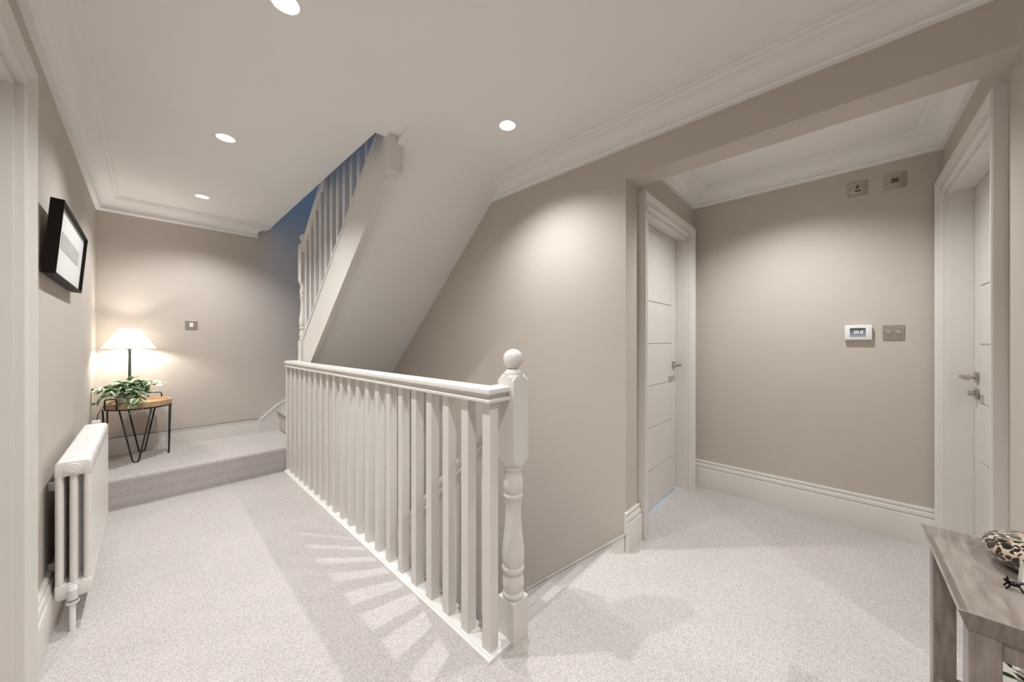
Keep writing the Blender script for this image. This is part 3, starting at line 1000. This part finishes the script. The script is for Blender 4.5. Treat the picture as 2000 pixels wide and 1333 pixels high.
def sprig(mb_, parent, base, pts, me, mat_, every, size, rnd, start=.15):
    """a curved stem with leaves set alternately along it"""
    P_ = [Vector(p) for p in pts]
    def at(t):
        n = len(P_) - 1
        q = [p.copy() for p in P_]
        while len(q) > 1:
            q = [q[i].lerp(q[i + 1], t) for i in range(len(q) - 1)]
        return q[0]
    line = [at(i / 10) for i in range(11)]
    mb_.tube(line, [.0022 - .0014 * i / 10 for i in range(11)], 5)
    k = 0; t = start
    while t <= 1.0:
        p = at(t); d = (at(min(1, t + .04)) - at(max(0, t - .04))).normalized()
        side = d.cross(Vector((0, 0, 1)))
        if side.length < .1: side = Vector((1, 0, 0))
        side.normalize()
        s_ = 1 if k % 2 else -1
        x = (d * rnd.uniform(.3, .9) + side * s_ * rnd.uniform(.5, 1.1) + Vector((0, 0, rnd.uniform(-.15, .45)))).normalized()
        if t > .97: x = d
        z = Vector((rnd.uniform(-.5, .5), rnd.uniform(-.5, .2), 1.0)).normalized()
        y = z.cross(x).normalized(); z = x.cross(y).normalized()
        sc = size * rnd.uniform(.75, 1.2)
        mt = Matrix((x * sc, y * sc, z * sc)).transposed().to_4x4()
        o = link('leaf', me, mat_, parent)
        mt.translation = p - base
        o.matrix_local = mt
        k += 1; t += every

# potted trailing plant on the side table
PX, PY_, PZ = -.102, 4.015, TZ - .002
pl_ = thing('potted_plant', 'variegated trailing plant in a pale pot on the side table', 'plant', (PX, PY_, PZ))
base = wloc(pl_)
mb = MB(); mb.lathe([(.040, PZ), (.046, PZ + .004), (.058, PZ + .060), (.062, PZ + .092), (.062, PZ + .098), (.057, PZ + .098), (.053, PZ + .085), (.0005, PZ + .083)], PX, PY_, 32)
obj('pot', mb, 'pot', pl_, smooth=40)
mb = MB(); mb.lathe([(.054, PZ + .080), (.052, PZ + .090), (.001, PZ + .094)], PX, PY_, 24)
obj('soil', mb, 'soil', pl_, smooth=True)
rnd = random.Random(11)
lm = leaf_mesh('leaf', 1.0, .36)
stems = MB()
b0 = Vector((PX, PY_, PZ + .09))
def V(x, y, z): return b0 + Vector((x, y, z))
runs = []
for k in range(26):
    a = 2 * math.pi * k / 13 + rnd.uniform(-.2, .2)
    L = rnd.uniform(.06, .14)
    hh = rnd.uniform(.03, .10)
    c, s_ = math.cos(a), math.sin(a)
    dx, dy = c * L, s_ * L * .8
    runs.append([V(c * .02, s_ * .02, 0), V(dx * .5, dy * .5, hh * 1.5), V(dx, dy, hh * rnd.uniform(.0, .9))])
runs += [
    [V(.01, -.02, 0), V(.07, -.03, .11), V(.165, -.02, .055)],
    [V(.02, 0, 0), V(.09, .02, .10), V(.185, .02, .075)],
    [V(-.02, -.02, 0), V(-.09, -.04, .07), V(-.15, -.05, -.055)],
    [V(-.02, 0, 0), V(-.08, -.02, .09), V(-.155, -.03, .045)],
    [V(.01, -.04, 0), V(.045, -.11, .05), V(.055, -.135, -.14)],
    [V(.0, -.04, 0), V(.01, -.10, .05), V(.02, -.125, -.075)], [V(.02, -.04, 0), V(.05, -.12, .06), V(.06, -.15, -.09)], [V(.0, -.03, 0), V(.02, -.08, .10), V(.03, -.13, .02)], [V(-.02, -.03, 0), V(-.05, -.08, .10), V(-.07, -.12, .03)], [V(.02, .0, 0), V(.06, .0, .13), V(.11, -.03, .09)],
    [V(.03, -.03, 0), V(.08, -.08, .05), V(.075, -.10, -.05)],
    [V(-.03, -.04, 0), V(-.06, -.09, .06), V(-.06, -.11, -.045)],
    [V(0, 0, 0), V(.01, .01, .09), V(.03, -.02, .125)], [V(0, 0, 0), V(-.02, .01, .09), V(-.05, -.02, .105)]]
for r_ in runs:
    sprig(stems, pl_, base, r_, lm, 'leaf', .115, .055, rnd)
obj('stem', stems, 'stem', pl_, smooth=True)

# ------------------------------------------------------------------ lamp cable and plug-in adaptor
ad = thing('plug_adaptor', 'white plug adaptor in a wall socket behind the radiator end', 'adaptor', (XL, 3.88, .50))
mb = MB(); mb.box(XL, 3.80, .46, XL + .008, 3.95, .55, .003)
obj('socket_plate', mb, 'white_plastic', ad)
mb = MB(); mb.box(XL + .008, 3.845, .470, XL + .052, 3.900, .585, .008)
obj('body', mb, 'white_plastic', ad, smooth=40)
mb = MB()
mb.tube([(XL + .034, 3.875, .584), (XL + .040, 3.885, .63), (XL + .065, 3.93, .675), (XL + .11, 4.02, .69), (LX - .05, 4.13, .665), (LX - .03, LY, lz + .010)], .0022, 6)
tag(obj('lamp_cable', mb, 'black_metal', smooth=True), 'thin black cable looping from the adaptor to the lit lamp', 'cable')
mb = MB()
mb.tube([(XL + .052, 3.88, .53), (XL + .075, 3.90, .525), (XL + .085, 3.93, .48), (XL + .075, 3.97, .40), (XL + .055, 4.05, .33), (-.225, 4.05, .345), (-.195, 4.05, .331), (-.225, 4.05, .312), (-.262, 4.20, .24), (-.255, 4.30, PLAT + .003)], .0022, 6)
tag(obj('floor_cable', mb, 'black_metal', smooth=True), 'black cable hanging from the adaptor behind the side table', 'cable')

# ------------------------------------------------------------------ switches and thermostat
def plate_box(mb_, wall, c, half_w, z0, z1, d0, d1, bev):
    if wall == 'far':
        mb_.box(c - half_w, YF - d1, z0, c + half_w, YF - d0, z1, bev)
    else:
        mb_.box(XT - d1, c - half_w, z0, XT - d0, c + half_w, z1, bev)
sw = thing('light_switch', 'square steel light switch with white rocker on the lamp wall', 'switch', (.2865, YF, 1.304))
mb = MB(); plate_box(mb, 'far', .2865, .0425, 1.262, 1.346, 0, .006, .002)
obj('plate', mb, 'steel', sw)
mb = MB(); plate_box(mb, 'far', .2865, .0125, 1.285, 1.323, .006, .010, .002)
obj('rocker', mb, 'white_plastic', sw)

yc = -.230
ds = thing('dimmer_switch', 'steel dimmer switch plate with two round knobs beside the thermostat', 'switch', (XT, yc, 1.205))
mb = MB(); plate_box(mb, 'r', yc, .043, 1.161, 1.249, 0, .006, .0015)
obj('plate', mb, 'steel', ds)
for yy in (yc + .018, yc - .018):
    mb = MB(); mb.tube([(XT - .006, yy, 1.206), (XT - .020, yy, 1.206), (XT - .022, yy, 1.206)], [.0105, .0100, .0085], 20)
    kn = obj('knob', mb, 'chrome', ds, smooth=40)
    mb = MB(); mb.box(XT - .0235, yy - .0012, 1.199, XT - .0215, yy + .0012, 1.213)
    obj('knob_mark', mb, 'steel', kn)

th = thing('thermostat', 'white wall thermostat with a dark screen reading 20.0', 'thermostat', (XT, -.082, 1.205))
mb = MB(); plate_box(mb, 'r', -.082, .054, 1.166, 1.246, 0, .010, .002)
obj('back_plate', mb, 'white_plastic', th)
mb = MB(); plate_box(mb, 'r', -.082, .0595, 1.161, 1.252, .008, .026, .0025)
obj('body', mb, 'white_plastic', th, smooth=40)
mb = MB(); plate_box(mb, 'r', -.080, .0345, 1.179, 1.233, .025, .0268, 0)
obj('screen', mb, screen_mat(1.179 - 1.205, 1.233 - 1.205), th)
def text_part(txt, size, loc, parent, mat_, name='digits'):
    cu = bpy.data.curves.new('t', 'FONT'); cu.body = txt; cu.size = size; cu.extrude = .0002
    cu.align_x = 'CENTER'; cu.align_y = 'CENTER'
    to = bpy.data.objects.new('t', cu); C.objects.link(to)
    dg = bpy.context.evaluated_depsgraph_get()
    me = bpy.data.meshes.new_from_object(to.evaluated_get(dg))
    bpy.data.objects.remove(to); bpy.data.curves.remove(cu)
    # text X -> -Y world, text Y -> Z, text Z -> -X (facing the camera side)
    me.transform(Matrix(((0, 0, -1, 0), (-1, 0, 0, 0), (0, 1, 0, 0), (0, 0, 0, 1))))
    me.materials.clear()
    o = link(name, me, mat_, parent, Vector(loc) - wloc(parent))
    return o
M['digits'] = emit_mat('lcd_digits', (.95, .97, 1.0), .45)
text_part('20.0', .025, (XT - .0271, -.082, 1.208), th, 'digits')
text_part('\u00b0', .016, (XT - .0271, -.107, 1.216), th, 'digits', 'degree_sign')
mb = MB(); plate_box(mb, 'r', -.080, .008, 1.2405, 1.2425, .026, .0263, 0)
obj('name_strip', mb, 'print_grey', th)

def curved_plate(mb_, yc_, zc, hw, hh, d):
    """slightly domed plate"""
    nY, nZ = 8, 6
    top = [[(XT - .003 - d * (1 - ((2 * i / nY - 1) ** 2) * .75) * (1 - ((2 * j / nZ - 1) ** 2) * .35), yc_ + hw * (2 * i / nY - 1), zc + hh * (2 * j / nZ - 1)) for j in range(nZ + 1)] for i in range(nY + 1)]
    vs_ = [[mb_.bm.verts.new(p) for p in r] for r in top]
    for i in range(nY):
        for j in range(nZ):
            mb_.bm.faces.new((vs_[i][j], vs_[i + 1][j], vs_[i + 1][j + 1], vs_[i][j + 1]))
    border = [vs_[i][0] for i in range(nY + 1)] + [vs_[nY][j] for j in range(1, nZ + 1)] + [vs_[i][nZ] for i in range(nY - 1, -1, -1)] + [vs_[0][j] for j in range(nZ - 1, 0, -1)]
    bk = [mb_.bm.verts.new((XT, v.co.y, v.co.z)) for v in border]
    n = len(border)
    for i in range(n):
        mb_.bm.faces.new((border[i], border[(i + 1) % n], bk[(i + 1) % n], bk[i]))
    mb_.bm.faces.new(bk)
zc = 2.096
fs = thing('fused_switch', 'steel switch plate with small dark rocker and tag-shaped fuse holder under the alcove cornice', 'switch', (XT, -.079, zc))
mb = MB(); curved_plate(mb, -.079, zc, .0435, .043, .008)
obj('plate', mb, 'steel', fs, smooth=40)
mb = MB(); mb.box(XT - .0145, -.086, zc - .002, XT - .009, -.074, zc + .020, .001)
obj('rocker', mb, 'bronze_switch', fs)
def yz(p): return (XT - .0125, p[0], p[1])
tagp = [(-.100, zc - .008), (-.100, zc - .022), (-.066, zc - .022), (-.046, zc - .022), (-.046, zc - .018), (-.066, zc - .008)]
mb = MB(); mb.tube([yz(p) for p in tagp], .0016, 6, closed=True)
obj('fuse_surround', mb, 'white_plastic', fs)
mb = MB(); mb.box(XT - .0130, -.097, zc - .020, XT - .009, -.068, zc - .010, .0008)
obj('fuse_cover', mb, 'dark', fs)
us_ = thing('isolator_switch', 'steel switch plate with a wide dark rocker under the alcove cornice', 'switch', (XT, -.2355, zc))
mb = MB(); curved_plate(mb, -.2355, zc, .0445, .0435, .008)
obj('plate', mb, 'steel', us_, smooth=40)
mb = MB(); mb.box(XT - .0135, -.255, zc - .017, XT - .010, -.216, zc + .017, .001)
obj('surround', mb, 'nickel', us_)
mb = MB(); mb.box(XT - .0155, -.251, zc - .013, XT - .012, -.220, zc + .013, .001)
obj('rocker', mb, 'bronze_switch', us_)

# ------------------------------------------------------------------ console table
CX0, CX1, CY0, CY1 = 1.079, 1.516, -.165, -1.05     # rim rectangle: front, back, end, far end
CZ = .6325
ct = thing('console_table', 'limed grey-brown wood console table with flared tray top and lower shelf', 'table', ((CX0 + CX1) / 2, (CY0 + CY1) / 2, 0))
path = [(CX0, CY0, CZ), (CX1, CY0, CZ), (CX1, CY1, CZ), (CX0, CY1, CZ)]     # T=(1,0,0) x Z = -Y : inward
mb = MB(); mb.sweep([(0, 0), (.004, 0), (.022, -.021), (.022, -.041), (.015, -.041)], path, (0, 0, 1), closed=True)
obj('tray_rim', mb, 'driftwood', ct)
mb = MB(); mb.box(CX0 + .021, CY1 + .021, CZ - .0405, CX1 - .021, CY0 - .021, CZ - .0205)
obj('tray_board', mb, 'driftwood', ct)
LG = .040
lx = (CX0 + .0155, CX1 - .030 - LG); ly = (CY0 - .0155 - LG, CY1 + .0155)
for x in lx:
    for y in ly:
        mb = MB(); mb.box(x, y, 0, x + LG, y + LG, CZ - .0408, .002)
        obj('leg', mb, 'driftwood', ct)
for x in lx:
    mb = MB(); mb.box(x + .004, ly[1] + LG, CZ - .080, x + LG - .006, ly[0], CZ - .0408)
    obj('apron', mb, 'driftwood', ct)
mb = MB()
mb.box(lx[0] + .006, ly[1] + LG * .3, .232, lx[1] + LG - .006, ly[0] + LG * .75, .254, .002)
obj('shelf', mb, 'driftwood', ct)

# leopard bowl
BX, BY = 1.425, -.352
bz = CZ - .0203
mb = MB()
prof = [(.045, bz), (.068, bz + .006), (.088, bz + .022), (.097, bz + .040), (.093, bz + .055), (.078, bz + .066), (.052, bz + .072), (.001, bz + .074)]
mb.lathe(prof, BX, BY, 48)
tag(obj('leopard_ornament', mb, 'leopard', origin=(BX, BY, bz), smooth=60), 'glossy rounded cream glass ornament with black leopard spots on the console', 'ornament')

# small animal figurine
FX, FY = 1.292, -.274
fg = thing('animal_figurine', 'tiny dark metal animal figurine standing on the console', 'figurine', (FX, FY, bz))
FS = .64
def fp(x, y, z): return (FX + x * FS, FY + y * FS, bz + z * FS)
mb = MB()
mb.ball(fp(0, 0, .019), .0085 * FS, 14, 10, (1.1, 1.55, .95))
mb.tube([fp(0, .010, .021), fp(0, .016, .027), fp(0, .021, .027)], [.0065 * FS, .006 * FS, .003 * FS], 10)
obj('body', mb, 'figurine', fg, smooth=True)
for sx in (-1, 1):
    for sy in (-1, 1):
        mb = MB(); mb.tube([fp(sx * .005, sy * .008, .017), fp(sx * .012, sy * .013, .010), fp(sx * .011, sy * .018, .0018)], [.0032 * FS, .0025 * FS, .0026 * FS], 8)
        obj('leg', mb, 'figurine', fg, smooth=True)
for sx in (-1, 1):
    mb = MB(); mb.tube([fp(sx * .003, .014, .030), fp(sx * .007, .012, .037), fp(sx * .005, .016, .041)], [.002 * FS, .0018 * FS, .001 * FS], 6)
    obj('horn', mb, 'figurine', fg, smooth=True)
mb = MB(); mb.tube([fp(0, -.012, .022), fp(.001, -.018, .029), fp(0, -.025, .026)], [.002 * FS, .0018 * FS, .001 * FS], 6)
obj('tail', mb, 'figurine', fg, smooth=True)

# leaning photo frame at the console's side
fr = thing('photo_frame', 'low silver photo frame standing on the console beside the spotted ornament', 'frame', (1.30, -.35, bz))
def ph(s_, u, d):
    a = Vector((1.340, -.290, bz + .001)); b = Vector((1.265, -.407, bz + .001))
    al = (b - a).normalized()
    nn_ = al.cross(Vector((0, 0, 1))).normalized()
    if nn_.x > 0: nn_ = -nn_
    upv = (Vector((0, 0, 1)) - nn_ * .25).normalized()
    no = al.cross(upv).normalized()
    if no.x > 0: no = -no
    return tuple(a + al * s_ + upv * u + no * d)
def slab(mb_, s0, s1, u0, u1, d0, d1):
    mb_.faces([ph(s, u, d) for d in (d0, d1) for s, u in ((s0, u0), (s1, u0), (s1, u1), (s0, u1))], [(0, 1, 2, 3), (4, 5, 6, 7), (0, 1, 5, 4), (1, 2, 6, 5), (2, 3, 7, 6), (3, 0, 4, 7)])

# plant on the lower shelf
QX, QY, QZ = 1.31, -.42, .2545
sp = thing('shelf_plant', 'dark green small-leaved plant in a pot on the console shelf', 'plant', (QX, QY, QZ))
mb = MB(); mb.lathe([(.045, QZ), (.050, QZ + .004), (.062, QZ + .085), (.062, QZ + .092), (.056, QZ + .092), (.054, QZ + .080), (.001, QZ + .080)], QX, QY, 28)
obj('pot', mb, 'pot', sp, smooth=40)
rnd = random.Random(5)
lm2 = leaf_mesh('leaf', 1.0, .24, .15, .1)
stems = MB(); base = wloc(sp)
q0 = Vector((QX, QY, QZ + .085))
for k in range(18):
    a = 2 * math.pi * k / 18 + rnd.uniform(-.2, .2)
    L = rnd.uniform(.10, .21); hh = rnd.uniform(.05, .16)
    c, s_ = math.cos(a), math.sin(a)
    sprig(stems, sp, base, [q0 + Vector((c * .02, s_ * .02, 0)), q0 + Vector((c * L * .4, s_ * L * .4, hh * .9)), q0 + Vector((c * L, s_ * L, hh))], lm2, 'leaf_dark', .085, .026, rnd, .2)
obj('stem', stems, 'stem', sp, smooth=True)
mb = MB()
for a_ in ((0, .004, 0, .046), (.126, .13, 0, .046), (.004, .126, 0, .004), (.004, .126, .042, .046)):
    slab(mb, a_[0], a_[1], a_[2], a_[3], -.010, .004)
obj('frame', mb, 'chrome', fr)
mb = MB(); slab(mb, .003, .127, .003, .043, -.004, .002)
obj('photo', mb, 'paper', fr)
